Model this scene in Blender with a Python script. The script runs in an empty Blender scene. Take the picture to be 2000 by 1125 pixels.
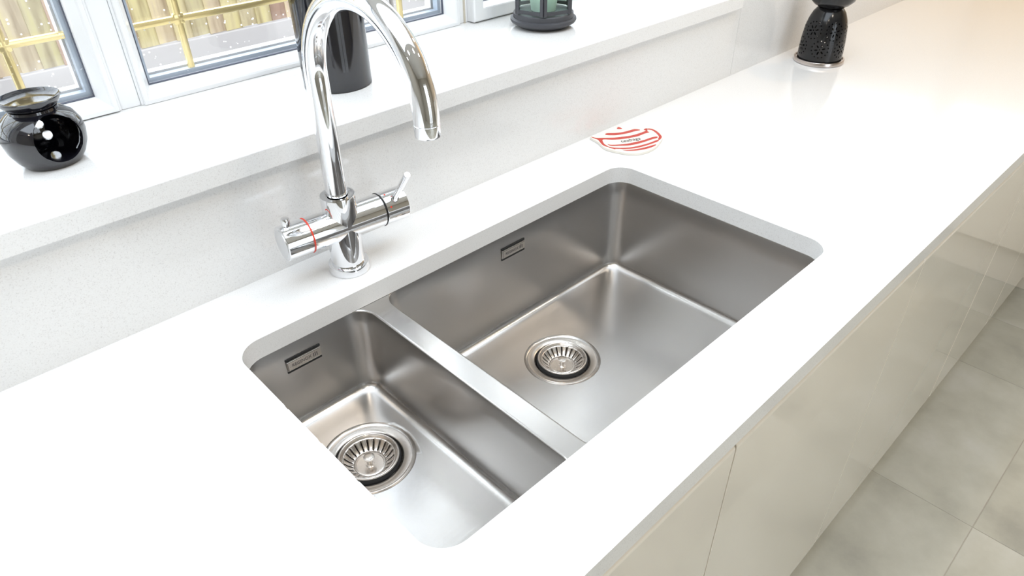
import bpy, bmesh, math, random
from mathutils import Vector, Matrix
from mathutils.geometry import tessellate_polygon
random.seed(7)
S = bpy.context.scene
COL = S.collection
PI = math.pi
W = 0.9                      # worktop height above the floor; all z below are relative to the worktop top
# ------------------------------------------------------------------ camera
R = [[0.721279388566738, -0.6925335048400434, -0.012385003139191553],
     [-0.4071365865620706, -0.4094349191118294, -0.8164574985230251],
     [0.5603533202465905, 0.5939363532280669, -0.5772726953552947]]
cd = bpy.data.cameras.new('camera'); cam = bpy.data.objects.new('camera', cd); COL.objects.link(cam)
cd.sensor_width = 36.0; cd.sensor_fit = 'HORIZONTAL'; cd.lens = 36.0 * 1364.2148 / 2000.0
cd.clip_start = 0.01; cd.clip_end = 200
rt, dn, fw = (Vector(v) for v in R)
M = Matrix((rt, -dn, -fw)).transposed().to_4x4()
M.translation = Vector((-0.199871, -0.31132, 0.551862 + W))
cam.matrix_world = M
S.camera = cam
# ------------------------------------------------------------------ world, light, exposure
S.view_settings.view_transform = 'Standard'
S.view_settings.look = 'None'
S.view_settings.gamma = 1.0
S.view_settings.use_curve_mapping = False
S.view_settings.exposure = -0.84
SKY = 7.0
wd = bpy.data.worlds.new('overcast_sky'); S.world = wd; wd.use_nodes = True
bg = wd.node_tree.nodes['Background']
bg.inputs[0].default_value = (0.84, 0.92, 1.0, 1); bg.inputs[1].default_value = SKY

def area(name, loc, direction, sx, sy, power, color=(1, 1, 1), portal=False, shape='RECTANGLE'):
    d = bpy.data.lights.new(name, 'AREA'); d.shape = shape; d.size = sx
    if shape == 'RECTANGLE': d.size_y = sy
    d.energy = power; d.color = color
    if portal: d.cycles.is_portal = True
    o = bpy.data.objects.new(name, d); COL.objects.link(o)
    o.location = (loc[0], loc[1], loc[2] + W)
    o.rotation_euler = Vector(direction).to_track_quat('-Z', 'Y').to_euler()
    return o
area('window_portal', (0.07, 0.87, 0.71), (0, -1, 0), 2.45, 1.06, 1, portal=True)
area('fill_door_portal', (0.4, -2.66, 0.15), (0, 1, 0), 1.3, 2.1, 1, portal=True)  # added doorway behind the camera, lets sky fill the front faces
area('added_rooflight_portal', (0.05, 0.03, 1.61), (0, 0, -1), 2.9, 1.06, 1, portal=True)  # added ceiling opening, brightens the level surfaces
area('side_portal', (3.18, 0.15, 0.67), (-1, 0, 0), 0.7, 0.24, 1, portal=True)
for x, y, p in ((-1.7, -0.72, 14), (-0.5, -0.72, 24), (0.7, -0.72, 24), (1.9, -0.72, 24)):
    area('downlight', (x, y, 1.485), (0, 0, -1), 0.16, 0.16, p*.3, (1, 0.88, 0.74), shape='DISK')
area('warm_downlight', (2.65, 0.25, 1.485), (0, 0, -1), 0.16, 0.16, 13, (1, 0.70, 0.40), shape='DISK')

# ------------------------------------------------------------------ helpers
def node_mat(name):
    m = bpy.data.materials.new(name); m.use_nodes = True
    nt = m.node_tree; b = nt.nodes['Principled BSDF']
    return m, nt, b
def setp(b, **k):
    for n, v in k.items():
        n = n.replace('_', ' ')
        if n in b.inputs:
            i = b.inputs[n]
            i.default_value = (*v, 1) if isinstance(v, tuple) and len(v) == 3 and i.type == 'RGBA' else v
def plain(name, col, rough=0.5, metal=0.0, coat=0.0, spec=0.5, bump=0.0, bscale=200):
    m, nt, b = node_mat(name)
    setp(b, Base_Color=col, Roughness=rough, Metallic=metal, Coat_Weight=coat, Coat_Roughness=0.03, Specular_IOR_Level=spec)
    if bump:
        tc = nt.nodes.new('ShaderNodeTexCoord'); n = nt.nodes.new('ShaderNodeTexNoise'); n.inputs['Scale'].default_value = bscale
        bp = nt.nodes.new('ShaderNodeBump'); bp.inputs['Strength'].default_value = bump; bp.inputs['Distance'].default_value = 0.001
        nt.links.new(tc.outputs['Object'], n.inputs['Vector']); nt.links.new(n.outputs['Fac'], bp.inputs['Height']); nt.links.new(bp.outputs['Normal'], b.inputs['Normal'])
    return m
def ramp(nt, stops):
    r = nt.nodes.new('ShaderNodeValToRGB'); e = r.color_ramp.elements
    while len(e) < len(stops): e.new(0.5)
    for el, (p, c) in zip(e, stops): el.position = p; el.color = (*c, 1)
    return r
def quartz_mat():
    m, nt, b = node_mat('white_quartz')
    tc = nt.nodes.new('ShaderNodeTexCoord')
    n = nt.nodes.new('ShaderNodeTexNoise'); n.inputs['Scale'].default_value = 700; n.inputs['Detail'].default_value = 3
    r = ramp(nt, [(0.28, (0.70, 0.69, 0.68)), (0.42, (0.85, 0.845, 0.835)), (0.66, (0.87, 0.868, 0.86)), (0.80, (0.92, 0.92, 0.91))])
    nt.links.new(tc.outputs['Object'], n.inputs['Vector']); nt.links.new(n.outputs['Fac'], r.inputs['Fac']); nt.links.new(r.outputs['Color'], b.inputs['Base Color'])
    setp(b, Roughness=0.10, Specular_IOR_Level=0.5)
    return m
def steel_mat(name, axis, rough=0.235, col=(0.575, 0.56, 0.545)):
    m, nt, b = node_mat(name)
    tc = nt.nodes.new('ShaderNodeTexCoord'); mp = nt.nodes.new('ShaderNodeMapping')
    sc = [260, 260, 260]; sc[axis] = 6
    mp.inputs['Scale'].default_value = sc
    n = nt.nodes.new('ShaderNodeTexNoise'); n.inputs['Scale'].default_value = 1.0; n.inputs['Detail'].default_value = 2
    n2 = nt.nodes.new('ShaderNodeTexNoise'); n2.inputs['Scale'].default_value = 9; n2.inputs['Detail'].default_value = 5
    mr = nt.nodes.new('ShaderNodeMapRange'); mr.inputs['To Min'].default_value = rough - 0.03; mr.inputs['To Max'].default_value = rough + 0.04
    bp = nt.nodes.new('ShaderNodeBump'); bp.inputs['Strength'].default_value = 0.10; bp.inputs['Distance'].default_value = 0.0006
    nt.links.new(tc.outputs['Object'], mp.inputs['Vector']); nt.links.new(mp.outputs['Vector'], n.inputs['Vector'])
    nt.links.new(tc.outputs['Object'], n2.inputs['Vector'])
    nt.links.new(n2.outputs['Fac'], mr.inputs['Value']); ge = nt.nodes.new('ShaderNodeNewGeometry'); sx = nt.nodes.new('ShaderNodeSeparateXYZ'); nt.links.new(ge.outputs['Normal'], sx.inputs[0])
    az = nt.nodes.new('ShaderNodeMath'); az.operation = 'ABSOLUTE'; nt.links.new(sx.outputs['Z'], az.inputs[0])
    wr = nt.nodes.new('ShaderNodeMapRange'); wr.inputs['To Min'].default_value = 0.055; wr.inputs['To Max'].default_value = 0.0   # pressed walls are duller than the floor
    nt.links.new(az.outputs[0], wr.inputs['Value'])
    sm = nt.nodes.new('ShaderNodeMath'); sm.operation = 'ADD'; nt.links.new(mr.outputs['Result'], sm.inputs[0]); nt.links.new(wr.outputs['Result'], sm.inputs[1])
    nt.links.new(sm.outputs[0], b.inputs['Roughness'])
    nt.links.new(n.outputs['Fac'], bp.inputs['Height']); nt.links.new(bp.outputs['Normal'], b.inputs['Normal'])
    setp(b, Base_Color=col, Metallic=1.0)
    return m
def tile_mat():
    m, nt, b = node_mat('porcelain_tile')
    tc = nt.nodes.new('ShaderNodeTexCoord'); oi = nt.nodes.new('ShaderNodeObjectInfo')
    ad = nt.nodes.new('ShaderNodeVectorMath'); ad.operation = 'ADD'
    mu = nt.nodes.new('ShaderNodeVectorMath'); mu.operation = 'SCALE'; mu.inputs['Scale'].default_value = 37.0
    cx = nt.nodes.new('ShaderNodeCombineXYZ')
    for k in range(3): nt.links.new(oi.outputs['Random'], cx.inputs[k])
    nt.links.new(cx.outputs[0], mu.inputs[0]); nt.links.new(tc.outputs['Object'], ad.inputs[0]); nt.links.new(mu.outputs[0], ad.inputs[1])
    n = nt.nodes.new('ShaderNodeTexNoise'); n.inputs['Scale'].default_value = 3.2; n.inputs['Detail'].default_value = 7; n.inputs['Roughness'].default_value = 0.6
    nt.links.new(ad.outputs[0], n.inputs['Vector'])
    r = ramp(nt, [(0.30, (0.41, 0.40, 0.35)), (0.46, (0.54, 0.53, 0.46)), (0.56, (0.60, 0.59, 0.52)), (0.70, (0.67, 0.66, 0.61))])
    nt.links.new(n.outputs['Fac'], r.inputs['Fac']); nt.links.new(r.outputs['Color'], b.inputs['Base Color'])
    n2 = nt.nodes.new('ShaderNodeTexNoise'); n2.inputs['Scale'].default_value = 160
    bp = nt.nodes.new('ShaderNodeBump'); bp.inputs['Strength'].default_value = 0.08; bp.inputs['Distance'].default_value = 0.001
    nt.links.new(tc.outputs['Object'], n2.inputs['Vector']); nt.links.new(n2.outputs['Fac'], bp.inputs['Height']); nt.links.new(bp.outputs['Normal'], b.inputs['Normal'])
    setp(b, Roughness=0.5, Specular_IOR_Level=0.3)
    return m
def board_mat():
    m, nt, b = node_mat('weathered_fence_wood')
    tc = nt.nodes.new('ShaderNodeTexCoord'); oi = nt.nodes.new('ShaderNodeObjectInfo'); mp = nt.nodes.new('ShaderNodeMapping')
    mp.inputs['Scale'].default_value = (14, 14, 1.6)
    cx = nt.nodes.new('ShaderNodeCombineXYZ'); sc = nt.nodes.new('ShaderNodeMath'); sc.operation = 'MULTIPLY'; sc.inputs[1].default_value = 91
    nt.links.new(oi.outputs['Random'], sc.inputs[0]); nt.links.new(sc.outputs[0], cx.inputs[0]); nt.links.new(sc.outputs[0], cx.inputs[2])
    nt.links.new(tc.outputs['Object'], mp.inputs['Vector']); nt.links.new(cx.outputs[0], mp.inputs['Location'])
    n = nt.nodes.new('ShaderNodeTexNoise'); n.inputs['Scale'].default_value = 1; n.inputs['Detail'].default_value = 6
    nt.links.new(mp.outputs[0], n.inputs['Vector'])
    hue = ramp(nt, [(0.0, (0.34, 0.22, 0.16)), (0.22, (0.50, 0.37, 0.28)), (0.42, (0.42, 0.36, 0.20)), (0.6, (0.52, 0.39, 0.30)), (0.8, (0.52, 0.44, 0.22)), (1.0, (0.45, 0.33, 0.27))])
    nt.links.new(oi.outputs['Random'], hue.inputs['Fac'])
    g = ramp(nt, [(0.32, (0.55, 0.5, 0.45)), (0.5, (1, 1, 1)), (0.68, (1.15, 1.2, 0.85))])
    nt.links.new(n.outputs['Fac'], g.inputs['Fac'])
    mx = nt.nodes.new('ShaderNodeMix'); mx.data_type = 'RGBA'; mx.blend_type = 'MULTIPLY'; mx.inputs[0].default_value = 1.0
    nt.links.new(hue.outputs[0], mx.inputs[6]); nt.links.new(g.outputs[0], mx.inputs[7]); nt.links.new(mx.outputs[2], b.inputs['Base Color'])
    setp(b, Roughness=0.8)
    return m
def glass_mat(name, tint=(1, 1, 1), specks=False):
    m = bpy.data.materials.new(name); m.use_nodes = True; nt = m.node_tree; nt.nodes.remove(nt.nodes['Principled BSDF'])
    out = nt.nodes['Material Output']; tr = nt.nodes.new('ShaderNodeBsdfTransparent'); tr.inputs[0].default_value = (*tint, 1)
    gl = nt.nodes.new('ShaderNodeBsdfGlossy'); gl.inputs['Roughness'].default_value = 0.02
    ge = nt.nodes.new('ShaderNodeNewGeometry'); dt = nt.nodes.new('ShaderNodeVectorMath'); dt.operation = 'DOT_PRODUCT'
    nt.links.new(ge.outputs['Normal'], dt.inputs[0]); nt.links.new(ge.outputs['Incoming'], dt.inputs[1])
    def mth(op, a, v=None, first=False):          # Schlick reflectance, the same from either side of the thin pane
        n_ = nt.nodes.new('ShaderNodeMath'); n_.operation = op; k = 1 if first else 0
        nt.links.new(a, n_.inputs[k])
        if v is not None: n_.inputs[1 - k].default_value = v
        return n_.outputs[0]
    c_ = mth('ABSOLUTE', dt.outputs['Value']); c_ = mth('SUBTRACT', c_, 1.0, True); c_ = mth('POWER', c_, 5.0); c_ = mth('MULTIPLY', c_, 0.96); c_ = mth('ADD', c_, 0.04)
    mx = nt.nodes.new('ShaderNodeMixShader')
    nt.links.new(c_, mx.inputs[0]); nt.links.new(tr.outputs[0], mx.inputs[1]); nt.links.new(gl.outputs[0], mx.inputs[2])
    last = mx
    if specks:
        tc = nt.nodes.new('ShaderNodeTexCoord'); vo = nt.nodes.new('ShaderNodeTexVoronoi'); vo.inputs['Scale'].default_value = 95
        lt = nt.nodes.new('ShaderNodeMath'); lt.operation = 'LESS_THAN'; lt.inputs[1].default_value = 0.13
        n = nt.nodes.new('ShaderNodeTexNoise'); n.inputs['Scale'].default_value = 60
        gt = nt.nodes.new('ShaderNodeMath'); gt.operation = 'GREATER_THAN'; gt.inputs[1].default_value = 0.56
        mm = nt.nodes.new('ShaderNodeMath'); mm.operation = 'MULTIPLY'
        df = nt.nodes.new('ShaderNodeBsdfTranslucent'); df.inputs[0].default_value = (0.95, 0.95, 0.95, 1)
        m2 = nt.nodes.new('ShaderNodeMixShader')
        nt.links.new(tc.outputs['Object'], vo.inputs['Vector']); nt.links.new(tc.outputs['Object'], n.inputs['Vector'])
        nt.links.new(vo.outputs['Distance'], lt.inputs[0]); nt.links.new(n.outputs['Fac'], gt.inputs[0])
        nt.links.new(lt.outputs[0], mm.inputs[0]); nt.links.new(gt.outputs[0], mm.inputs[1]); nt.links.new(mm.outputs[0], m2.inputs[0])
        nt.links.new(mx.outputs[0], m2.inputs[1]); nt.links.new(df.outputs[0], m2.inputs[2]); last = m2
    nt.links.new(last.outputs[0], out.inputs[0])
    return m

QUARTZ = quartz_mat()
STEELX = steel_mat('brushed_steel_along', 0); STEELY = steel_mat('brushed_steel_across', 1)
STEELS = steel_mat('satin_steel', 2, 0.22, (0.66, 0.62, 0.58))
CHROME = plain('chrome', (0.86, 0.87, 0.89), 0.035, 1.0)
SATIN = plain('satin_chrome', (0.80, 0.81, 0.83), 0.28, 1.0)
UPVC = plain('white_upvc', (0.90, 0.91, 0.92), 0.25)
PAINT = plain('white_wall_paint', (0.80, 0.79, 0.77), 0.7)
OLIVE = plain('olive_grey_wall_paint', (0.42, 0.40, 0.35), 0.6)
WARM = plain('beige_wall_paint', (0.62, 0.54, 0.42), 0.6)
DOORM = plain('cashmere_gloss', (0.86, 0.80, 0.70), 0.25, coat=1.0)
CARC = plain('cabinet_board', (0.62, 0.60, 0.56), 0.5)
BLACKG = plain('black_glaze', (0.008, 0.008, 0.012), 0.07, spec=1.0)
BLACKS = plain('satin_black_glaze', (0.010, 0.010, 0.011), 0.16)
BLACK = plain('black_rubber', (0.01, 0.01, 0.01), 0.6)
IRON = plain('lantern_metal', (0.055, 0.056, 0.064), 0.5, bump=0.15, bscale=600)
BRASS = plain('brass_bar', (0.95, 0.78, 0.38), 0.22, 0.7)
SPACER = plain('aluminium_spacer', (0.46, 0.53, 0.62), 0.35, 0.2)
GASKET = plain('grey_gasket', (0.10, 0.11, 0.15), 0.6)
SEAL = plain('sealant', (0.62, 0.57, 0.47), 0.6)
RED = plain('red_ring', (0.80, 0.06, 0.03), 0.35)
ENAMEL = plain('cream_ceramic', (0.90, 0.86, 0.78), 0.18)
GLAZER = plain('red_glaze', (0.56, 0.045, 0.028), 0.2)
INK = plain('ink', (0.03, 0.03, 0.04), 0.5)
TEXTGREY = plain('etched_lettering', (0.10, 0.09, 0.09), 0.5)
GREENG = plain('pale_green_wax', (0.78, 0.88, 0.80), 0.3)
CONC = plain('concrete', (0.44, 0.41, 0.40), 0.85, bump=0.3, bscale=40)
PAVING = plain('paving', (0.34, 0.33, 0.31), 0.85)
GROUT = plain('grout', (0.50, 0.47, 0.41), 0.8)
TILE = tile_mat(); BOARD = board_mat()
GLASS = glass_mat('window_glass', specks=True); LGLASS = glass_mat('lantern_glass', (0.90, 0.97, 0.94))
COASTERM = plain('coaster_metal', (0.66, 0.60, 0.57), 0.25, 1.0)

def link(name, bm, mat, parent=None, smooth=None, loc=None, rot=None):
    me = bpy.data.meshes.new(name)
    bmesh.ops.recalc_face_normals(bm, faces=bm.faces[:]) if bm.faces else None
    bm.to_mesh(me); bm.free()
    mats = mat if isinstance(mat, (list, tuple)) else [mat]
    for mm in mats: me.materials.append(mm)
    if smooth is not None:
        me.polygons.foreach_set('use_smooth', [True] * len(me.polygons)); me.set_sharp_from_angle(angle=math.radians(smooth))
    o = bpy.data.objects.new(name, me); COL.objects.link(o)
    if parent is not None: o.parent = parent
    if loc is not None: o.location = loc
    if rot is not None: o.rotation_euler = rot
    return o
def thing(name, label, cat, loc=(0, 0, 0), rz=0.0, group=None):
    o = bpy.data.objects.new(name, None); COL.objects.link(o); o.empty_display_size = 0.02
    o.location = (loc[0], loc[1], loc[2] + W); o.rotation_euler = (0, 0, rz)
    o['label'] = label; o['category'] = cat
    if group: o['group'] = group
    return o
def tag(o, label, cat, group=None):
    o['label'] = label; o['category'] = cat
    if group: o['group'] = group
    return o
def struct(o): o['kind'] = 'structure'; return o
def ab(o): o.location.z += W; return o      # raise a top-level mesh written in worktop-relative z
def box(bm, x0, x1, y0, y1, z0, z1, bev=0.0):
    vs = [bm.verts.new((x, y, z)) for x in (x0, x1) for y in (y0, y1) for z in (z0, z1)]
    fs = [bm.faces.new([vs[i] for i in f]) for f in ((0, 1, 3, 2), (4, 6, 7, 5), (0, 4, 5, 1), (2, 3, 7, 6), (0, 2, 6, 4), (1, 5, 7, 3))]
    if bev:
        es = list({e for f in fs for e in f.edges})
        bmesh.ops.bevel(bm, geom=es, offset=bev, segments=2, profile=0.5, affect='EDGES')
def B(*a, **k):
    bm = bmesh.new(); box(bm, *a, **k); return bm
def rings(bm, rs, close=True, cap0=False, cap1=False):
    V = [[bm.verts.new(p) for p in r] for r in rs]
    n = len(V[0])
    for a, b in zip(V, V[1:]):
        for i in range(n if close else n - 1):
            j = (i + 1) % n
            bm.faces.new((a[i], a[j], b[j], b[i]))
    if cap0: bm.faces.new(V[0][::-1])
    if cap1: bm.faces.new(V[-1])
    return V
def lathe(bm, prof, c=(0, 0, 0), seg=64, axis=None, cap0=True, cap1=True):
    """prof: (r, h) pairs along the axis; axis = unit vector (default z)"""
    ax = Vector(axis or (0, 0, 1)).normalized()
    u = ax.orthogonal().normalized(); v = ax.cross(u); c = Vector(c)
    rs = []
    for r, h in prof:
        r = max(r, 1e-5)
        rs.append([c + ax * h + (u * math.cos(2 * PI * i / seg) + v * math.sin(2 * PI * i / seg)) * r for i in range(seg)])
    rings(bm, rs, cap0=cap0, cap1=cap1)
def cyl(bm, c, axis, r, h, seg=48, bev=0.0006):
    lathe(bm, [(r - bev, 0), (r, bev), (r, h - bev), (r - bev, h)], c, seg, axis)
def torus(bm, c, Rr, r, seg=72, n=10, axis=None):
    prof = [(Rr + r * math.cos(2 * PI * k / n), r * math.sin(2 * PI * k / n)) for k in range(n + 1)]
    lathe(bm, prof, c, seg, axis, False, False)
    bmesh.ops.remove_doubles(bm, verts=bm.verts[:], dist=1e-7)
def tube(bm, pts, rad, seg=32, caps=True):
    pts = [Vector(p) for p in pts]; n = len(pts)
    t0 = (pts[1] - pts[0]).normalized(); u = t0.orthogonal().normalized(); rs = []
    for i, p in enumerate(pts):
        t = (pts[min(i + 1, n - 1)] - pts[max(i - 1, 0)]).normalized()
        u = (u - t * u.dot(t)).normalized(); v = t.cross(u)
        r = rad[i] if isinstance(rad, (list, tuple)) else rad
        rs.append([p + (u * math.cos(2 * PI * k / seg) + v * math.sin(2 * PI * k / seg)) * r for k in range(seg)])
    rings(bm, rs, cap0=caps, cap1=caps)
def rrect(x0, x1, y0, y1, r, nc=10, ns=8):
    P = []
    for (cx, cy, a0), (ex, ey) in zip(((x1 - r, y1 - r, 0), (x0 + r, y1 - r, PI / 2), (x0 + r, y0 + r, PI), (x1 - r, y0 + r, 1.5 * PI)),
                                      ((x0 + r, y1), (x0, y0 + r), (x1 - r, y0), (x1, y1 - r))):
        for k in range(nc + 1):
            a = a0 + PI / 2 * k / nc; P.append((cx + r * math.cos(a), cy + r * math.sin(a)))
        sx, sy = P[-1]
        for k in range(1, ns): P.append((sx + (ex - sx) * k / ns, sy + (ey - sy) * k / ns))
    return P
def prism(bm, pts, z0, z1):
    rings(bm, [[(x, y, z0) for x, y in pts], [(x, y, z1) for x, y in pts]], cap0=True, cap1=True)
def boolean(o, cutbm, op='DIFFERENCE'):
    bmesh.ops.recalc_face_normals(cutbm, faces=cutbm.faces[:])
    me = bpy.data.meshes.new('cut'); cutbm.to_mesh(me); cutbm.free()
    c = bpy.data.objects.new('cut', me); COL.objects.link(c); c.matrix_world = o.matrix_world.copy() if o.parent is None else Matrix()
    mats = list(o.data.materials)
    par = o.parent; o.parent = None; loc = o.location.copy(); rot = o.rotation_euler.copy(); o.location = (0, 0, 0); o.rotation_euler = (0, 0, 0); c.matrix_world = Matrix()
    md = o.modifiers.new('b', 'BOOLEAN'); md.object = c; md.operation = op; md.solver = 'EXACT'
    bpy.context.view_layer.update(); dg = bpy.context.evaluated_depsgraph_get()
    nm = bpy.data.meshes.new_from_object(o.evaluated_get(dg)); o.modifiers.clear(); o.data = nm
    nm.materials.clear()
    for mm in mats: nm.materials.append(mm)
    bpy.data.objects.remove(c); o.parent = par; o.location = loc; o.rotation_euler = rot
    return o
def bake_bevel(o, w, seg=2, ang=35):
    md = o.modifiers.new('v', 'BEVEL'); md.width = w; md.segments = seg; md.limit_method = 'ANGLE'; md.angle_limit = math.radians(ang)
    bpy.context.view_layer.update(); dg = bpy.context.evaluated_depsgraph_get()
    nm = bpy.data.meshes.new_from_object(o.evaluated_get(dg)); o.modifiers.clear(); o.data = nm; return o
def smooth(o, ang=35):
    me = o.data; me.polygons.foreach_set('use_smooth', [True] * len(me.polygons)); me.set_sharp_from_angle(angle=math.radians(ang)); return o
def text(name, body, mat, size, parent, loc, rot, ext=0.0002, sx=1.0, shear=0.0):
    cu = bpy.data.curves.new(name, 'FONT'); cu.body = body; cu.size = size; cu.extrude = ext; cu.align_x = 'CENTER'; cu.align_y = 'CENTER'; cu.resolution_u = 3; cu.shear = shear
    t = bpy.data.objects.new(name, cu); COL.objects.link(t); bpy.context.view_layer.update()
    me = bpy.data.meshes.new_from_object(t.evaluated_get(bpy.context.evaluated_depsgraph_get())); bpy.data.objects.remove(t)
    me.materials.clear(); me.materials.append(mat)
    o = bpy.data.objects.new(name, me); COL.objects.link(o); o.parent = parent; o.location = loc; o.rotation_euler = rot; o.scale = (sx, 1, 1)
    return o

# ------------------------------------------------------------------ dimensions read off the photograph
X1, Y1 = 0.745, 0.40              # sink cut-out
T = 0.0293                        # worktop thickness
YF, YB, YS = -0.0981, 0.5208, 0.5048
HS, TS = 0.1879, 0.0282           # sill top, sill thickness
YD = -0.0975                      # door fronts
XE, XR = 1.284, 3.1               # sill end, right wall

# ------------------------------------------------------------------ room shell
bm = bmesh.new(); box(bm, -2.2, XR, -2.65, 0.85, -W - 0.10, -W - 0.0012)
floor = struct(ab(link('floor', bm, GROUT)))
xs = [1.305 + 0.62 * k for k in range(-6, 2)] + [2.2335, 2.8535]
xs = [-2.2] + [x for x in xs if x > -2.15] + [XR]
ys = [-2.65] + [-0.316 + 0.62 * k for k in range(-3, 2) if -2.6 < -0.316 + 0.62 * k < 0.8] + [0.55]
tmesh = {}
for a, b in zip(xs, xs[1:]):
    for c, d in zip(ys, ys[1:]):
        w, h = round(b - a, 3), round(d - c, 3)
        if (w, h) not in tmesh:
            t = link('tile', B(-w / 2 + .0010, w / 2 - .0010, -h / 2 + .0010, h / 2 - .0010, -0.004, 0.0, bev=0.0006), TILE, floor); tmesh[(w, h)] = t.data
        else:
            t = bpy.data.objects.new('tile', tmesh[(w, h)]); COL.objects.link(t); t.parent = floor
        t.location = ((a + b) / 2, (c + d) / 2, -W)

bm = bmesh.new()
yw0, yw1 = YB + 0.0125, 0.86
box(bm, -2.2, XR, yw0, yw1, -W, HS - TS)
box(bm, -2.2, -1.16, yw0, yw1, HS - TS, 1.5)
box(bm, XE, XR, yw0, yw1, HS - TS, 1.5)
box(bm, -1.16, XE, yw0, yw1, 1.24, 1.5)
struct(ab(link('wall_back', bm, PAINT)))
bm = bmesh.new()
box(bm, XR, XR + 0.15, -2.65, yw1, -W, 0.55); box(bm, XR, XR + 0.15, -2.65, yw1, 0.79, 1.5)
box(bm, XR, XR + 0.15, -2.65, -0.2, 0.55, 0.79); box(bm, XR, XR + 0.15, 0.5, yw1, 0.55, 0.79)
struct(ab(link('wall_right', bm, WARM)))
struct(ab(link('wall_left', B(-2.35, -2.2, -2.65, yw1, -W, 1.5), OLIVE)))
bm = bmesh.new()
box(bm, -2.2, -0.25, -2.8, -2.65, -W, 1.5); box(bm, 1.05, XR, -2.8, -2.65, -W, 1.5); box(bm, -0.25, 1.05, -2.8, -2.65, 1.2, 1.5)
struct(ab(link('wall_front', bm, OLIVE)))
bm = bmesh.new()          # ceiling with a rooflight opening added to light the worktop from above
box(bm, -2.35, -1.4, -2.8, yw1, 1.5, 1.6); box(bm, 1.5, XR + 0.15, -2.8, yw1, 1.5, 1.6)
box(bm, -1.4, 1.5, -2.8, -0.5, 1.5, 1.6); box(bm, -1.4, 1.5, 0.56, yw1, 1.5, 1.6)
struct(ab(link('ceiling', bm, PAINT)))
bm = bmesh.new(); box(bm, -12, 14, -14, 14, -W - 0.3, -W - 0.11)
struct(ab(link('ground', bm, PAVING)))

# patio doors added behind the camera for fill light (seen only in reflections)
door = bpy.data.objects.new('fill_door_1', None); COL.objects.link(door); door.location = (0, 0, W); struct(door)
for x0, x1 in ((-0.25, 0.4), (0.4, 1.05)):
    bm = bmesh.new()
    for a in ((x0, x0 + .07, -W, 1.2), (x1 - .07, x1, -W, 1.2), (x0 + .07, x1 - .07, -W, -W + .1), (x0 + .07, x1 - .07, 1.12, 1.2)):
        box(bm, a[0], a[1], -2.77, -2.70, a[2], a[3])
    f = link('fill_door_leaf', bm, UPVC, door)
    link('pane', B(x0 + .07, x1 - .07, -2.74, -2.732, -W + .1, 1.12), GLASS, f)
win2 = bpy.data.objects.new('window_2', None); COL.objects.link(win2); win2.location = (0, 0, W); struct(win2)
bm = bmesh.new()
for a in ((-.2, -.17, .55, .79), (.47, .5, .55, .79), (-.17, .47, .55, .575), (-.17, .47, .765, .79)): box(bm, XR + .04, XR + .1, a[0], a[1], a[2], a[3])
link('window_frame', bm, UPVC, win2); link('pane', B(XR + .06, XR + .066, -.17, .47, .575, .765), GLASS, win2)

# ------------------------------------------------------------------ window over the sink
win = bpy.data.objects.new('window_1', None); COL.objects.link(win); win.location = (0, 0, W); struct(win)
ZT = 1.18
panes = [(-0.635, 0.0382, 0.2098), (0.1137, 0.6738, 0.2080), (0.742, 1.235, 0.2140)]
def ring_rect(x0, x1, z0, z1, o, y): return [(x0 - o, y, z0 - o), (x1 + o, y, z0 - o), (x1 + o, y, z1 + o), (x0 - o, y, z1 + o)]
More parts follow.
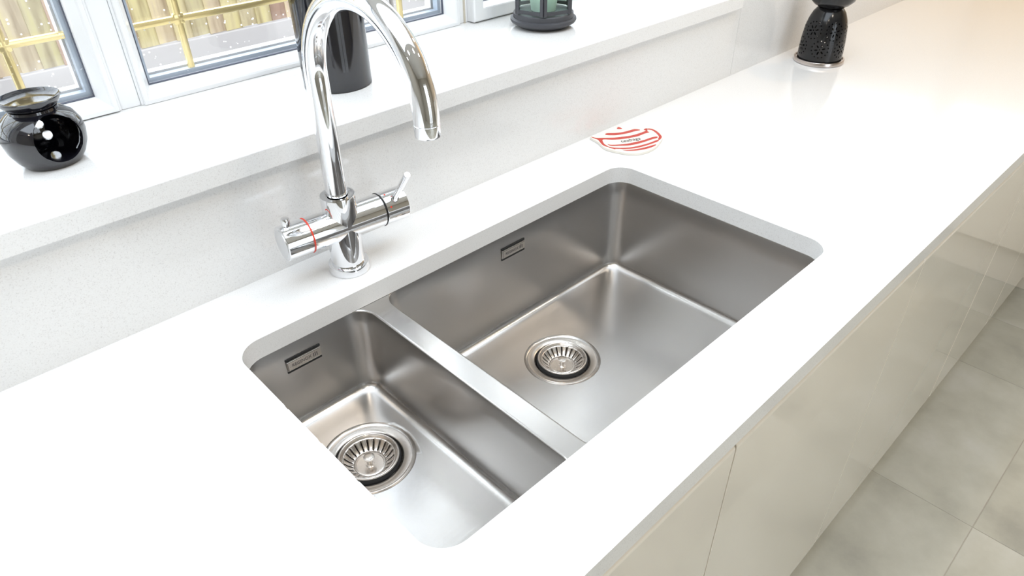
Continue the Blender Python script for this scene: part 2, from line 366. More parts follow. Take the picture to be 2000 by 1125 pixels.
# outer frame with mullions
bm = bmesh.new()
yf0, yf1 = 0.7765, 0.845
prev = -1.158
for (x0, x1, zb) in panes:
    box(bm, prev, x0 - 0.024, yf0, yf1, HS, 1.238, bev=0.002); prev = x1 + 0.024
    box(bm, x0 - 0.024, x1 + 0.024, yf0 + 0.002, yf1, HS, HS + 0.004); box(bm, x0 - 0.024, x1 + 0.024, yf0 + 0.002, yf1, ZT + 0.024, 1.238)
box(bm, prev, XE, yf0, yf1, HS, 1.238, bev=0.002)
link('window_frame', bm, UPVC, win)
for i, (x0, x1, zb) in enumerate(panes):
    bm = bmesh.new()
    if i < 2:
        rs = [(0.0, 0.797), (0.003, 0.789), (0.0115, 0.7725), (0.014, 0.7705), (0.0195, 0.7705), (0.0205, 0.7725), (0.0205, 0.7755), (0.0239, 0.7758)]
    else:
        rs = [(0.0, 0.797), (0.0, 0.756), (0.002, 0.7545), (0.0215, 0.7545), (0.0239, 0.757), (0.0239, 0.7765)]
    if i == 2: rs = [(o, y) for o, y in rs]
    L = []
    for o, y in rs:
        r = ring_rect(x0, x1, zb, ZT, o, y)
        if o > 0.0125: r = [(x, yy, max(z, HS + 0.0005) if z < 0.5 else z) for x, yy, z in r]
        L.append(r)
    L.append([(x, 0.84, z) for x, y, z in L[-1]]); L.append([(p[0], 0.84, p[2]) for p in ring_rect(x0, x1, zb, ZT, 0.0, 0.84)]); L.append(L[0])
    rings(bm, L)
    bmesh.ops.remove_doubles(bm, verts=bm.verts[:], dist=1e-6)
    sash = link('sash', bm, UPVC, win)
    bm = bmesh.new()
    rings(bm, [ring_rect(x0, x1, zb, ZT, 0.0005, 0.7955), ring_rect(x0, x1, zb, ZT, -0.0007, 0.7950), ring_rect(x0, x1, zb, ZT, -0.0007, 0.8000), ring_rect(x0, x1, zb, ZT, 0.0005, 0.8000)])
    link('gasket', bm, GASKET, sash)
    bm = bmesh.new()
    rings(bm, [ring_rect(x0, x1, zb, ZT, 0.0, 0.8045), ring_rect(x0, x1, zb, ZT, -0.0065, 0.8045), ring_rect(x0, x1, zb, ZT, -0.0065, 0.8185), ring_rect(x0, x1, zb, ZT, 0.0, 0.8185)])
    link('spacer_bar', bm, SPACER, sash)
    bm = bmesh.new()
    rings(bm, [ring_rect(x0, x1, zb, ZT, 0.0, 0.8225), ring_rect(x0, x1, zb, ZT, -0.009, 0.8225), ring_rect(x0, x1, zb, ZT, -0.009, 0.840), ring_rect(x0, x1, zb, ZT, 0.0, 0.840)])
    link('outer_bead', bm, UPVC, sash)
    link('pane', B(x0, x1, 0.8002, 0.8042, zb, ZT), GLASS, sash)
    link('pane', B(x0, x1, 0.8188, 0.8222, zb, ZT), GLASS, sash)
    vx = [(-0.0405, -0.237, -0.4335), (0.1865, 0.3860, 0.5845), (0.86, 0.99, 1.12)][i]
    z0 = (0.2935, 0.2860, 0.2900)[i]
    vz = [z0 + 0.198 * k for k in range(5)]
    sec = [(-.0055, 0), (-.0042, -.0036), (0, -.0048), (.0042, -.0036), (.0055, 0), (.0042, .0036), (0, .0048), (-.0042, .0036)]
    for x in vx:
        bm = bmesh.new(); rings(bm, [[(x + a, 0.8114 + b, z) for a, b in sec] for z in (zb + .002, ZT - .002)], cap0=True, cap1=True)
        link('glazing_bar', bm, BRASS, sash, smooth=50)
    for z in vz:
        bm = bmesh.new(); rings(bm, [[(x, 0.8114 + b, z + a) for a, b in sec] for x in (x0 + .002, x1 - .002)], cap0=True, cap1=True)
        for x in vx:      # small flared cross joint
            for k in range(4):
                a = PI / 4 + k * PI / 2
            box(bm, x - .0085, x + .0085, 0.8070, 0.8158, z - .0085, z + .0085, bev=0.003)
        link('glazing_bar', bm, BRASS, sash, smooth=40)
link('sealant_bead', B(0.7075, 0.7105, 0.7735, 0.7775, HS, 1.35), SEAL, win)

# garden fence beyond the window
fence = thing('garden_fence', 'weathered brown and green closeboard fence outside the window', 'fence', (0, 4.0, -W))
bmesh_board = None
nb = 0
x = -0.9
while x < 4.6:
    if bmesh_board is None:
        bm = bmesh.new()
        rings(bm, [[(-.055, -.006, z), (.055, .004, z), (.055, .010, z), (-.055, .010, z)] for z in (0.0, 1.2)], cap0=True, cap1=True)
        o = link('board', bm, BOARD, fence); bmesh_board = o.data
    else:
        o = bpy.data.objects.new('board', bmesh_board); COL.objects.link(o); o.parent = fence
    o.location = (x, random.uniform(-.003, .003), 0.315 + random.uniform(-.004, .004)); x += 0.1; nb += 1
for k in range(3):
    link('gravel_board', B(-0.95 + 1.85 * k, 0.87 + 1.85 * k, -.02, .03, -0.11, 0.31, bev=.006), CONC, fence)
for k in range(4):
    link('post', B(-1.0 + 1.85 * k, -0.9 + 1.85 * k, .03, .13, -0.11, 1.6, bev=.006), CONC, fence)
for z in (0.55, 1.3):
    link('rail', B(-0.95, 4.6, .014, .06, z, z + .07), CONC, fence)

# ------------------------------------------------------------------ sill, splashback
o = ab(link('window_sill', B(-1.158, XE, YS, 0.80, HS - TS, HS, bev=0.0012), QUARTZ)); tag(o, 'deep white speckled quartz window sill with square front edge below the window', 'window sill')
o = ab(link('quartz_upstand', B(-2.19, 1.3055, YB, YB + 0.012, 0.0, HS - TS - .0003), QUARTZ)); tag(o, 'long speckled off-white quartz upstand between worktop and window sill', 'splashback')
o = ab(link('quartz_splashback', B(1.3065, XR - .002, YB, YB + 0.012, 0.0, 0.56), QUARTZ)); tag(o, 'tall quartz splashback panel behind the perforated black burner', 'splashback')

# ------------------------------------------------------------------ worktop
bm = bmesh.new()
outline = [(-2.19, YF), (2.41, YF), (2.41, -1.8), (XR - .002, -1.8), (XR - .002, YB + .011), (-2.19, YB + .011)]
prism(bm, outline, -T, 0.0)
wt = link('worktop', bm, QUARTZ)
cut = bmesh.new(); prism(cut, rrect(0, X1, 0, Y1, 0.034, nc=14, ns=1), -0.1, 0.1)
boolean(wt, cut)
cut = bmesh.new()
for y in (0.268, 0.198, 0.128, 0.058):      # drainer grooves, running down into the bowl
    rings(cut, [[(xx, y + 0.006 * math.sin(a), zz + 0.006 * math.cos(a)) for a in [2 * PI * k / 16 for k in range(16)]] for xx, zz in ((-0.52, 0.0058), (0.03, 0.0040))], cap0=True, cap1=True)
boolean(wt, cut)
bake_bevel(wt, 0.0013, 2, 40)
smooth(wt, 20)
ab(wt); tag(wt, 'glossy white quartz worktop with sink cut-out and drainer grooves', 'worktop')

# ------------------------------------------------------------------ sink
ZS = -T - 0.0004
sink = thing('undermount_sink', 'brushed steel one and a half bowl sink set under the white worktop', 'sink')
def bowl(name, x0, x1, y0, y1, zf, rc, cx, cy):
    bm = bmesh.new(); dr, fl = 0.0035, 0.015
    def rr(o, z, r=None): return [(px, py, z) for px, py in rrect(x0 - o, x1 + o, y0 - o, y1 + o, max(rc + o, .005), 10, 18)]
    L = [rr(.0030, ZS), rr(.0018, ZS - .0003), rr(.0007, ZS - .0011), rr(.0001, ZS - .0024)]
    for k in range(1, 6): L.append(rr(-dr * k / 5, ZS - .0024 + (zf + fl - ZS + .0024) * k / 5))
    for k in range(1, 9):
        a = PI / 2 * k / 8; L.append(rr(-dr - fl * (1 - math.cos(a)), zf + fl * (1 - math.sin(a))))
    base = L[-1]
    ang = [math.atan2(p[1] - cy, p[0] - cx) for p in base]
    C = [(cx + .0635 * math.cos(a), cy + .0635 * math.sin(a)) for a in ang]
    for k in range(1, 5):
        t = k / 4; L.append([(p[0] + (c[0] - p[0]) * t, p[1] + (c[1] - p[1]) * t, zf - .0004 * (t == 1)) for p, c in zip(base, C)])
    for r, dz in ((.0625, -.0018), (.0605, -.0034), (.0590, -.0040), (.0480, -.0044), (.0450, -.0060)):
        L.append([(cx + r * math.cos(a), cy + r * math.sin(a), zf + dz) for a in ang])
    rings(bm, L)
    return link(name, bm, STEELX, sink, smooth=50)
DRL = (0.4630, 0.2720, -0.2150); DRS = (0.0935, 0.2835, -0.1690)
bowl('large_bowl', 0.2195, X1 + 0.003, -0.005, Y1 + 0.005, DRL[2], 0.030, DRL[0], DRL[1])
bowl('small_bowl', -0.003, 0.1865, -0.005, Y1 + 0.005, DRS[2], 0.030, DRS[0], DRS[1])
# rim plate with the divider between the bowls
bm = bmesh.new(); prism(bm, rrect(-.028, X1 + .028, -.030, Y1 + .030, .03, ns=1), ZS - .0012, ZS)
rim = link('rim', bm, STEELY, sink)
cut = bmesh.new()
prism(cut, rrect(0.2195 - .0030, X1 + .003 + .0030, -0.005 - .0030, Y1 + .005 + .0030, .033, ns=1), -.1, .1)
prism(cut, rrect(-.003 - .0030, 0.1865 + .0030, -0.005 - .0030, Y1 + .005 + .0030, .033, ns=1), -.1, .1)
boolean(rim, cut)
# drains
for (cx, cy, zf) in (DRL, DRS):
    bm = bmesh.new()
    lathe(bm, [(.0585, zf - .0040), (.0580, zf - .0018), (.0570, zf - .0010), (.0475, zf - .0016), (.0455, zf - .0030), (.0440, zf - .0060), (.0430, zf - .012), (.0420, zf - .034), (.030, zf - .045), (.001, zf - .046)], (cx, cy, 0), 96, cap0=False, cap1=False)
    link('drain_flange', bm, STEELS, sink, smooth=40)
# overflow badges with maker's lettering
for bx0, bx1 in ((0.4522, 0.5042), (0.0612, 0.1124)):
    yb = Y1 + 0.005 - 0.0010; zt, zb_ = -0.0545, -0.0776
    bm = bmesh.new(); box(bm, bx0, bx1, yb - .0022, yb - .0002, zb_ + .0042, zt - .0042, bev=.0007)
    bd = link('overflow_badge', bm, STEELS, sink)
    bm = bmesh.new()
    for z in (zt - .0018, zb_ + .0018): box(bm, bx0 - .0004, bx1 + .0004, yb - .0012, yb + .0004, z - .0018, z + .0018, bev=.0006)
    link('overflow_slot', bm, BLACK, bd)
    bm = bmesh.new()
    for a in ((bx0 + .001, bx1 - .001, zt - .0056, zt - .0051), (bx0 + .001, bx0 + .0016, zb_ + .005, zt - .0056)): box(bm, a[0], a[1], yb - .0025, yb - .0020, a[2], a[3])
    link('engraved_line', bm, TEXTGREY, bd)
    text('lettering', 'REGINOX', TEXTGREY, 0.0072, bd, ((bx0 + bx1) / 2 - .004, yb - .0023, (zt + zb_) / 2 - .0004), (PI / 2, 0, 0), sx=0.92)
    bm = bmesh.new()
    for k, h in enumerate((.0060, .0070, .0060)): box(bm, bx1 - .0125 + .0026 * k, bx1 - .0113 + .0026 * k, yb - .0025, yb - .0020, (zt + zb_) / 2 - .0034, (zt + zb_) / 2 - .0034 + h)
    link('engraved_mark', bm, TEXTGREY, bd)
# basket strainers
def strainer(c, label):
    t = thing('basket_strainer', label, 'strainer', (c[0], c[1], c[2]), 0.2, 'basket strainers in the sink drains')
    bm = bmesh.new(); torus(bm, (0, 0, .0016), .0392, .0017); lathe(bm, [(.0380, .0022), (.0368, .0012), (.0350, -.0010)], seg=88, cap0=False, cap1=False)
    link('rim', bm, STEELS, t, smooth=60)
    bm = bmesh.new(); lathe(bm, [(.0405, .0002), (.0428, -.0018), (.0432, -.0052), (.0400, -.0062)], seg=72, cap0=False, cap1=False); link('seal', bm, BLACK, t, smooth=60)
    bm = bmesh.new(); seg = 92
    prof = [(.0352, -.0008), (.0338, -.0026), (.0322, -.0046), (.0300, -.0074), (.0275, -.0100), (.0250, -.0120), (.0228, -.0134), (.0215, -.0140)]
    V = [[bm.verts.new((r * math.cos(2 * PI * i / seg), r * math.sin(2 * PI * i / seg), z)) for i in range(seg)] for r, z in prof]
    for k in range(len(prof) - 1):
        for i in range(seg):
            if 1 <= k <= 5 and i % 4 == 0: continue
            j = (i + 1) % seg; bm.faces.new((V[k][i], V[k][j], V[k + 1][j], V[k + 1][i]))
    bk = link('basket', bm, STEELS, t, smooth=60)
    md = bk.modifiers.new('thickness', 'SOLIDIFY'); md.thickness = 0.0008; md.offset = -1
    bm = bmesh.new(); lathe(bm, [(.0217, -.0142), (.0205, -.0132), (.0188, -.0132), (.0180, -.0146), (.001, -.0148)], seg=64, cap0=False); link('basket_floor', bm, STEELS, t, smooth=40)
    bm = bmesh.new(); lathe(bm, [(.0062, -.0148), (.0050, -.0140), (.0036, -.0125), (.0034, -.0040), (.0046, -.0028), (.0074, -.0016), (.0078, -.0006), (.0074, .0002), (.0066, .0005), (.001, .0005)], seg=40); link('knob', bm, STEELS, t, smooth=40)
    bm = bmesh.new(); lathe(bm, [(.0335, -.0170), (.0200, -.0260), (.001, -.0260)], seg=48, cap0=False, cap1=True); link('plug', bm, BLACK, t, smooth=40)
    return t
strainer(DRL, 'steel basket strainer with slots and knob in the large bowl drain')
strainer(DRS, 'steel basket strainer with slots and knob in the small bowl drain')

# ------------------------------------------------------------------ tap
TX, TY = 0.2061, 0.4572
ZA = 0.0735
tap = thing('mixer_tap', 'tall chrome swan-neck mixer tap with cross-shaped body behind the sink', 'tap', (TX, TY, 0), math.radians(-5))
bm = bmesh.new(); lathe(bm, [(.0268, 0), (.0288, .0006), (.0288, .0105), (.0282, .0122), (.0250, .0130), (.0240, .0130)], seg=72); link('base_ring', bm, CHROME, tap, smooth=40)
bm = bmesh.new()
lathe(bm, [(.0235, .012), (.0235, .1165), (.0230, .1180), (.0176, .1180), (.0160, .1174), (.0156, .1150), (.0140, .1150)], seg=72, cap1=False)
lathe(bm, [(.0236, -.0535), (.0236, .0585)], (0, 0, ZA), 72, (1, 0, 0))
body = link('body', bm, CHROME, tap, smooth=40)
# blend web between the vertical body and the arms
bm = bmesh.new(); torus(bm, (-.0515, 0, ZA), .0236, .0011, axis=(1, 0, 0)); rr_ = link('red_ring', bm, RED, tap, smooth=60); rr_['label'] = 'thin red ring'
bm = bmesh.new(); torus(bm, (.0585, 0, ZA), .0234, .0010, axis=(1, 0, 0)); br_ = link('black_ring', bm, BLACK, tap, smooth=60); br_['label'] = 'thin black ring'
bm = bmesh.new(); cyl(bm, (-.0872, 0, ZA), (1, 0, 0), .0242, .0345, 72, .0009)
lk = link('boiling_knob', bm, CHROME, tap, smooth=40)
bm = bmesh.new(); lathe(bm, [(.0196, .0004), (.0194, -.0005), (.0186, -.0007), (.001, -.0007)], (-.0872, 0, ZA), 64, (1, 0, 0), cap0=False)
link('end_cap', bm, SATIN, lk, smooth=40)
bm = bmesh.new(); lathe(bm, [(.0056, .0195), (.0056, .0335), (.0050, .0350), (.001, .0352)], (-.0765, 0, ZA), 32); link('safety_pin', bm, CHROME, lk, smooth=40)
bm = bmesh.new(); cyl(bm, (.0600, 0, ZA), (1, 0, 0), .0240, .0352, 72, .0009)
rk = link('mixer_knob', bm, CHROME, tap, smooth=40)
aL = math.radians(40); dl = Vector((0, -math.sin(aL), math.cos(aL)))
bm = bmesh.new(); p0 = Vector((.0760, 0, ZA)) + dl * .0215
lathe(bm, [(.0062, 0), (.0060, .006), (.0046, .0085), (.0046, .0700), (.0041, .0712), (.001, .0713)], p0, 36, dl)
link('lever', bm, CHROME, rk, smooth=40)
for ang in (14, 64):
    a = math.radians(ang); d = Vector((0, -math.sin(a), math.cos(a))); bm = bmesh.new()
    lathe(bm, [(.0014, .0238), (.0013, .0243), (.0003, .0243)], (.0665, 0, ZA), 16, d); q = link('indicator_dot', bm, RED, rk); q['label'] = 'tiny red indicator dot'
Rg, zc, ph = 0.1036, 0.2787, 0.1155
h = Vector((math.sin(ph), -math.cos(ph), 0)); pts = []
for k in range(24): pts.append(Vector((0, 0, .112 + (zc - .112) * k / 24)))
for k in range(73):
    a = PI * k / 72; pts.append(Vector((0, 0, zc + Rg * math.sin(a))) + h * Rg * (1 - math.cos(a)))
e = pts[-1]
for k in range(1, 4): pts.append(e - Vector((0, 0, .0045 * k / 3)))
bm = bmesh.new(); tube(bm, pts, 0.0141, 48); sp = link('spout', bm, CHROME, tap, smooth=40)
e = pts[-1]; bm = bmesh.new(); lathe(bm, [(.0136, 0), (.0141, -.0005), (.0141, -.0115), (.0136, -.0135), (.0122, -.0145), (.0105, -.0145), (.0103, -.010), (.001, -.010)], e - Vector((0, 0, .0002)), 48)
link('aerator', bm, CHROME, sp, smooth=40)

# ------------------------------------------------------------------ base units
units = [(-1.25, -0.735, [(-1.25, -0.735)]), (-0.735, -0.195, [(-0.735, -0.195)]), (-0.195, 0.873, [(-0.195, 0.339), (0.339, 0.873)]), (0.873, 1.501, [(0.873, 1.501)]), (1.501, 1.934, [(1.501, 1.934)]), (1.934, 2.40, [(1.934, 2.40)])]
labels = ['pale gloss base cabinet at the far left end of the run', 'pale gloss base cabinet left of the sink unit',
          'pale gloss two-door base cabinet under the sink', 'wide pale gloss base cabinet to the right of the sink unit',
          'narrow pale gloss base cabinet, second to the right of the sink unit', 'pale gloss base cabinet in the far corner of the run']
def door_mesh(x0, x1, zb, zt):
    bm = bmesh.new(); y = YD
    prof = [(y + .001, zb), (y, zb + .001), (y, zt - .008)]
    for k in range(1, 7):
        a = PI / 2 * k / 6; prof.append((y + .008 * (1 - math.cos(a)), zt - .008 + .008 * math.sin(a)))
    prof += [(y + .0105, zt), (y + .0125, zt - .0015), (y + .0135, zt - .012), (y + .020, zt - .018), (y + .020, zb)]
    xs_ = [x0, x0 + .0008, x1 - .0008, x1]
    rings(bm, [[(x, yy + (.0008 if i in (0, 3) else 0) * (1 if yy < y + .004 else 0), z) for yy, z in prof] for i, x in enumerate(xs_)], cap0=True, cap1=True)
    return bm
ZDB = -0.7580
for (x0, x1, ds), lb in zip(units, labels):
    c = thing('base_cabinet', lb, 'cabinet', (0, 0, 0), 0, 'base cabinets below the worktop')
    bm = bmesh.new(); yb_ = 0.47; yc = YD + .022
    if x0 < 0 < x1: zt_ = -.040
    else: zt_ = -T - .001
    box(bm, x0 + .001, x0 + .019, yc, yb_, ZDB, zt_); box(bm, x1 - .019, x1 - .001, yc, yb_, ZDB, zt_)
    box(bm, x0 + .019, x1 - .019, yc, yb_, ZDB, ZDB + .018); box(bm, x0 + .019, x1 - .019, yb_ - .01, yb_, ZDB + .018, zt_)
    link('carcass', bm, CARC, c)
    link('handle_rail', B(x0 + .0015, x1 - .0015, YD + .030, YD + .040, -.075, -T - .001), DOORM, c)
    for a, b in ds:
        g0 = .0015 if abs(a - 1.501) > .01 else .0045
        g1 = .0015 if abs(b - 1.501) > .01 else .0030
        if abs(a - 1.934) < .01: g0 = .003
        if abs(a - .873) < .01: g0 = .0005
        if abs(b - .873) < .01: g1 = .0005
        link('door', door_mesh(a + g0, b - g1, ZDB + (.004 if abs(a - .873) < .01 else (.002 if a > 1.5 else 0)), -.0345), DOORM, c)

pl = ab(link('plinth', B(-2.19, 2.485, -.030, -.014, -W, ZDB - .002), DOORM)); tag(pl, 'recessed pale plinth under the long run of base cabinets', 'plinth')
link('corner_filler', B(2.402, 2.4385, YD, YD + .020, ZDB, -.0345, bev=.0008), DOORM, c)
# return run
c = thing('return_cabinet', 'pale gloss base cabinet facing left on the return run at far right', 'cabinet', (0, 0, 0))
bm = bmesh.new(); yr0, yr1 = -0.72, -0.1
for a in ((yr0, yr0 + .018), (yr1 - .018, yr1)): box(bm, 2.462, 3.05, a[0], a[1], -.752, -T - .001)
box(bm, 2.462, 3.05, yr0 + .018, yr1 - .018, -.752, -.734); box(bm, 3.04, 3.05, yr0 + .018, yr1 - .018, -.734, -T - .001)
link('carcass', bm, CARC, c)
link('door', B(2.44, 2.4605, yr0 + .002, yr1 - .002, -.750, -.0412, bev=.002), DOORM, c)
c2 = thing('return_cabinet', 'second pale gloss cabinet along the return run, nearest the front wall', 'cabinet', (0, 0, 0))
bm = bmesh.new(); yr0, yr1 = -1.75, -0.725
for a in ((yr0, yr0 + .018), (yr1 - .018, yr1)): box(bm, 2.462, 3.05, a[0], a[1], -.752, -T - .001)
box(bm, 2.462, 3.05, yr0 + .018, yr1 - .018, -.752, -.734); box(bm, 3.04, 3.05, yr0 + .018, yr1 - .018, -.734, -T - .001)
link('carcass', bm, CARC, c2)
link('door', B(2.44, 2.4605, yr0 + .002, yr1 - .002, -.750, -.0412, bev=.002), DOORM, c2)
p2 = ab(link('plinth', B(2.488, 2.504, -1.75, -.034, -W, -.754), DOORM)); tag(p2, 'pale plinth of the return run at the far right floor edge', 'plinth')

# ------------------------------------------------------------------ oil burner on the sill (left)
bx, by = -0.0593, 0.6597
ob = thing('oil_burner', 'round black ceramic oil burner with wide opening on the sill', 'oil burner', (bx, by, HS))
outer = [(.001, 0), (.0300, 0), (.0322, .0015), (.0385, .010), (.0440, .022), (.0462, .036), (.0448, .047), (.0395, .057), (.0310, .0635), (.0268, .0660), (.0262, .0690)]
inner = [(.0225, .0690), (.0225, .0645), (.0290, .0595), (.0365, .053), (.0415, .045), (.0428, .036), (.0408, .024), (.0355, .0125), (.0290, .0065), (.001, .0060)]
bm = bmesh.new(); lathe(bm, outer + inner, seg=72, cap0=True, cap1=True)
bmesh.ops.remove_doubles(bm, verts=bm.verts[:], dist=2e-5)
bd = link('pot', bm, BLACKG)
cut = bmesh.new(); lathe(cut, [(.0275, 0), (.0275, .08)], (0, 0, .0372), 48, (.22, -1, 0))
for az, hz in ((3.02, .034), (2.90, .020)):
    lathe(cut, [(.0055, .02), (.0055, .08)], (0, 0, hz), 20, (math.sin(az), -math.cos(az), 0))
boolean(bd, cut); bd.parent = ob; smooth(bd, 40)
bm = bmesh.new(); lathe(bm, [(.001, .0690), (.0245, .0690), (.0262, .0700), (.0300, .0735), (.0332, .0790), (.0340, .0812), (.0335, .0820), (.0326, .0817), (.0300, .0792), (.0250, .0768), (.0170, .0754), (.001, .0750)], seg=72)
link('dish', bm, BLACKG, ob, smooth=50)

# ------------------------------------------------------------------ tall vase behind the tap
va = thing('vase', 'tall glossy black cylindrical vase on the sill behind the tap', 'vase', (0.3452, 0.6536, HS))
bm = bmesh.new(); lathe(bm, [(.001, 0), (.0500, 0), (.0522, .0015), (.0520, .10), (.0516, .2985), (.0508, .30), (.0480, .30), (.0472, .298), (.0470, .008), (.001, .006)], seg=80)
link('vase_wall', bm, BLACKG, va, smooth=40)

# ------------------------------------------------------------------ lantern
la = thing('lantern', 'dark grey metal lantern with hexagonal glazed body on the sill', 'lantern', (0.8032, 0.6530, HS), math.radians(44))
bm = bmesh.new(); lathe(bm, [(.001, 0), (.0440, 0), (.0470, .0015), (.0560, .0065), (.0615, .0095), (.0632, .0125), (.0628, .0160), (.0600, .0178), (.0578, .0182), (.0575, .0255), (.0560, .0270), (.001, .0270)], seg=80)
link('base', bm, IRON, la, smooth=40)
RH = 0.0585; hb, ht = 0.0285, 0.185
for k in range(6):
    a0, a1 = k * PI / 3, (k + 1) * PI / 3
    p, q = Vector((RH * math.cos(a0), RH * math.sin(a0), 0)), Vector((RH * math.cos(a1), RH * math.sin(a1), 0))
    d = (q - p); ln = d.length; ang = math.atan2(d.y, d.x); mid = (p + q) / 2
    bm = bmesh.new(); hw = ln / 2 - .0006
    box(bm, -hw, -hw + .0062, -.002, .002, hb, ht, bev=.0006); box(bm, hw - .0062, hw, -.002, .002, hb, ht, bev=.0006)
    box(bm, -hw + .0062, hw - .0062, -.002, .002, hb + .0015, hb + .0080); box(bm, -hw + .0062, hw - .0062, -.002, .002, ht - .008, ht)
    f = link('side_frame', bm, IRON, la, loc=(mid.x, mid.y, 0), rot=(0, 0, ang))
    link('pane', B(-hw + .0055, hw - .0055, -.0006, .0006, hb + .007, ht - .007), LGLASS, f)
bm = bmesh.new(); lathe(bm, [(.062, ht), (.066, ht + .004), (.064, ht + .008), (.045, ht + .030), (.018, ht + .052), (.012, ht + .060), (.001, ht + .061)], seg=6); link('roof', bm, IRON, la)
bm = bmesh.new(); torus(bm, (0, 0, ht + .078), .018, .0016, 40, 8, (1, 0, 0)); link('ring_handle', bm, IRON, la, smooth=60)
cn = thing('tealight_holder', 'pale green candle holder inside the dark lantern', 'candle holder', (0.8032, 0.6530, HS + .0271))
bm = bmesh.new(); lathe(bm, [(.001, 0), (.020, 0), (.0235, .002), (.0265, .022), (.0270, .040), (.0255, .040), (.0245, .022), (.0215, .006), (.001, .005)], seg=40); link('cup', bm, GREENG, cn, smooth=40)
bm = bmesh.new(); cyl(bm, (0, 0, .0052), (0, 0, 1), .0185, .016, 32); link('candle', bm, ENAMEL, cn, smooth=40)

# ------------------------------------------------------------------ coaster and perforated burner on the worktop
LX, LY = 1.5565, 0.4262
co = thing('coaster', 'round silver metal coaster on worktop under the perforated black burner', 'coaster', (LX, LY, 0))
bm = bmesh.new(); lathe(bm, [(.001, 0.0003), (.0570, 0.0003), (.0588, .0012), (.0590, .0092), (.0582, .0104), (.0552, .0106), (.0542, .0070), (.001, .0068)], seg=80); link('disc', bm, COASTERM, co, smooth=40)
pb = thing('perforated_burner', 'tall black ceramic burner pierced with flower holes on silver coaster', 'oil burner', (LX, LY, 0.0071))
prof_o = [(.0505, 0), (.0520, .001), (.0522, .020), (.0512, .048), (.0478, .078), (.0430, .096), (.0370, .110), (.0305, .1185), (.0285, .121)]
prof_i = [(.0255, .121), (.0275, .1160), (.0335, .108), (.0395, .0935), (.0440, .077), (.0475, .048), (.0485, .020), (.0480, 0)]
bm = bmesh.new(); lathe(bm, prof_o + prof_i + [prof_o[0]], seg=96, cap0=False, cap1=False)
bmesh.ops.remove_doubles(bm, verts=bm.verts[:], dist=1e-6)
pbd = link('pierced_body', bm, BLACKS)
def rad_at(z):
    for (r0, z0), (r1, z1) in zip(prof_o, prof_o[1:]):
        if z0 <= z <= z1: return r0 + (r1 - r0) * (z - z0) / (z1 - z0 + 1e-9)
    return .03
cut = bmesh.new()
def hole(az, z, rx, rz, tilt, n=8):
    r = rad_at(z); d = Vector((math.cos(az), math.sin(az), 0)); s = Vector((-math.sin(az), math.cos(az), 0)); u = Vector((0, 0, 1))
    a_ = s * math.cos(tilt) + u * math.sin(tilt); b_ = u * math.cos(tilt) - s * math.sin(tilt)
    rings(cut, [[d * (r + o) + Vector((0, 0, z)) + a_ * rx * math.cos(2 * PI * k / n) + b_ * rz * math.sin(2 * PI * k / n) for k in range(n)] for o in (-.011, .008)], cap0=True, cap1=True)
def flower(az, z):
    r = rad_at(z)
    hole(az, z, .0017, .0017, 0)
    for k in range(6):
        t = 2 * PI * k / 6 + .3; rr2 = .0088
        hole(az + rr2 * math.sin(t) / r, z + rr2 * math.cos(t), .0018, .0042, -t)
    for k in range(14):
        t = 2 * PI * k / 14; rr2 = .0192
        zz = z + rr2 * math.cos(t); hole(az + rr2 * math.sin(t) / rad_at(zz), zz, .0019, .0019, 0, 6)
for k in range(6): flower(2 * PI * k / 6 + .35, .0335)
for k in range(6): flower(2 * PI * (k + .5) / 6 + .35, .0745)
boolean(pbd, cut); pbd.parent = pb; smooth(pbd, 40)
bm = bmesh.new(); lathe(bm, [(.001, .121), (.0265, .121), (.0290, .1225), (.0400, .128), (.0500, .138), (.0570, .155), (.0590, .172), (.0575, .174), (.0550, .168), (.0500, .150), (.035, .136), (.001, .131)], seg=72)
link('oil_bowl', bm, BLACKS, pb, smooth=50)

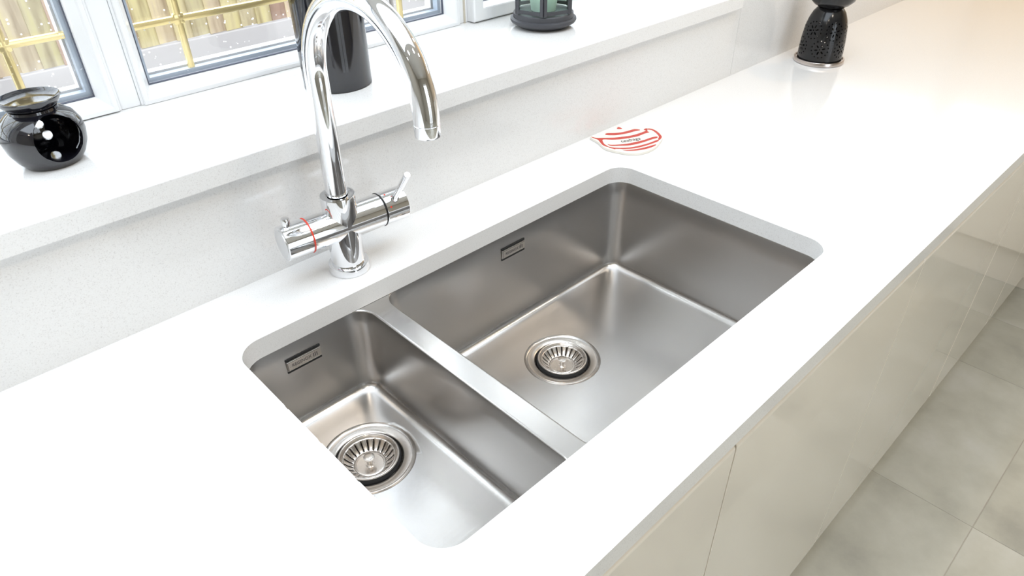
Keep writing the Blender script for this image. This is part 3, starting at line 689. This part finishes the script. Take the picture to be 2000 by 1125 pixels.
# ------------------------------------------------------------------ teabag tidy
OUT = [(0.7932, 0.5126), (0.7988, 0.5063), (0.8059, 0.4979), (0.8153, 0.4993), (0.8316, 0.5041), (0.8456, 0.5024), (0.8564, 0.5002), (0.8663, 0.5049), (0.8729, 0.5047), (0.8713, 0.4967), (0.8673, 0.4913), (0.8781, 0.4834), (0.888, 0.4749), (0.8926, 0.4655), (0.8962, 0.4618), (0.9031, 0.4627), (0.9105, 0.4576), (0.9112, 0.4474), (0.9069, 0.4337), (0.8976, 0.4185), (0.888, 0.4102), (0.8742, 0.4034), (0.8591, 0.3983), (0.8442, 0.3934), (0.8261, 0.392), (0.8085, 0.3946), (0.7941, 0.4017), (0.7839, 0.414), (0.7783, 0.428), (0.7741, 0.4434), (0.7733, 0.4597), (0.7795, 0.4734), (0.7857, 0.4874), (0.7884, 0.4996)]
STR = [[(0.8209, 0.4968), (0.8281, 0.5001), (0.8391, 0.4905), (0.8512, 0.4828), (0.8647, 0.4784), (0.8828, 0.4741), (0.8871, 0.4634), (0.8755, 0.4674), (0.8582, 0.471), (0.8436, 0.4767), (0.8308, 0.4836)],
 [(0.7933, 0.5105), (0.797, 0.4993), (0.8056, 0.4912), (0.8217, 0.4762), (0.8368, 0.4669), (0.8537, 0.4588), (0.8729, 0.4546), (0.8922, 0.4534), (0.8931, 0.4594), (0.9001, 0.4605), (0.902, 0.4576), (0.8911, 0.4483), (0.8909, 0.4439), (0.8791, 0.4466), (0.86, 0.4478), (0.8415, 0.4546), (0.8249, 0.4626), (0.8115, 0.4732), (0.8006, 0.4858), (0.792, 0.4797), (0.7849, 0.4694), (0.7818, 0.4583), (0.7791, 0.4582), (0.7795, 0.4692), (0.7854, 0.4806), (0.7919, 0.4916), (0.7923, 0.5008)],
 [(0.789, 0.4653), (0.7907, 0.4593), (0.8019, 0.4493), (0.8167, 0.4401), (0.8347, 0.4334), (0.8546, 0.4279), (0.8732, 0.4253), (0.8837, 0.4207), (0.8792, 0.4163), (0.8656, 0.4196), (0.8472, 0.4222), (0.8266, 0.4271), (0.8103, 0.4351), (0.798, 0.4461), (0.7876, 0.4567)],
 [(0.781, 0.4576), (0.7852, 0.4463), (0.7959, 0.434), (0.8097, 0.4242), (0.8276, 0.4175), (0.848, 0.4126), (0.8721, 0.4101), (0.868, 0.4055), (0.8491, 0.4072), (0.8265, 0.4115), (0.8087, 0.4182), (0.7949, 0.428), (0.7837, 0.4408), (0.781, 0.4407), (0.7795, 0.4521)],
 [(0.7884, 0.429), (0.7939, 0.422), (0.8084, 0.4129), (0.8261, 0.4062), (0.8425, 0.4023), (0.8524, 0.3995), (0.8463, 0.397), (0.8295, 0.3985), (0.8154, 0.403), (0.8037, 0.4093), (0.7916, 0.4202)],
 [(0.8999, 0.4582), (0.9061, 0.4544), (0.9072, 0.4445), (0.9028, 0.4318), (0.8939, 0.4179), (0.8879, 0.4119), (0.8773, 0.4078), (0.8734, 0.4088), (0.8779, 0.4131), (0.8858, 0.4171), (0.8926, 0.4253), (0.8987, 0.436), (0.9027, 0.4475), (0.899, 0.4554)],
 [(0.8595, 0.4994), (0.8662, 0.5037), (0.8695, 0.502), (0.8673, 0.493)]]
td = thing('teabag_tidy', 'flat teapot-shaped ceramic teabag tidy with red stripes on the worktop', 'spoon rest', (0.838, 0.452, 0))
def loc2(P): return [(x - 0.838, y - 0.452) for x, y in P]
def flat_plate(bm, P, z0, z1):      # extruded outline with properly tessellated caps
    a = [bm.verts.new((x, y, z0)) for x, y in P]; b = [bm.verts.new((x, y, z1)) for x, y in P]; n = len(P)
    for i in range(n): bm.faces.new((a[i], a[(i + 1) % n], b[(i + 1) % n], b[i]))
    for t in tessellate_polygon([[Vector((x, y, 0)) for x, y in P]]):
        bm.faces.new([b[i] for i in t]); bm.faces.new([a[i] for i in reversed(t)])
bm = bmesh.new(); P = loc2(OUT); n = len(P)
def curve_round(P, k=4):            # Catmull-Rom rounding of a closed outline
    n = len(P); O = []
    for i in range(n):
        p0, p1, p2, p3 = (Vector(P[(i + d) % n]) for d in (-1, 0, 1, 2))
        for j in range(k):
            t = j / k; O.append(tuple(.5 * (2 * p1 + (p2 - p0) * t + (2 * p0 - 5 * p1 + 4 * p2 - p3) * t * t + (3 * p1 - p0 - 3 * p2 + p3) * t ** 3)))
    return O
flat_plate(bm, curve_round(P), .0004, .0048)
link('plate', bm, ENAMEL, td, smooth=30)
for poly in STR:
    bm = bmesh.new(); flat_plate(bm, curve_round(loc2(poly), 3), .0046, .0052)
    s = link('stripe', bm, GLAZER, td); s['label'] = 'red glazed stripe'
tx, ty = loc2([(0.8325, 0.4470)])[0]
text('lettering', 'teabags', INK, 0.0165, td, (tx + .002, ty, .0050), (0, 0, math.atan2(0.4337 - 0.4521, 0.8512 - 0.8092)), ext=.0001, sx=0.86, shear=0.25)
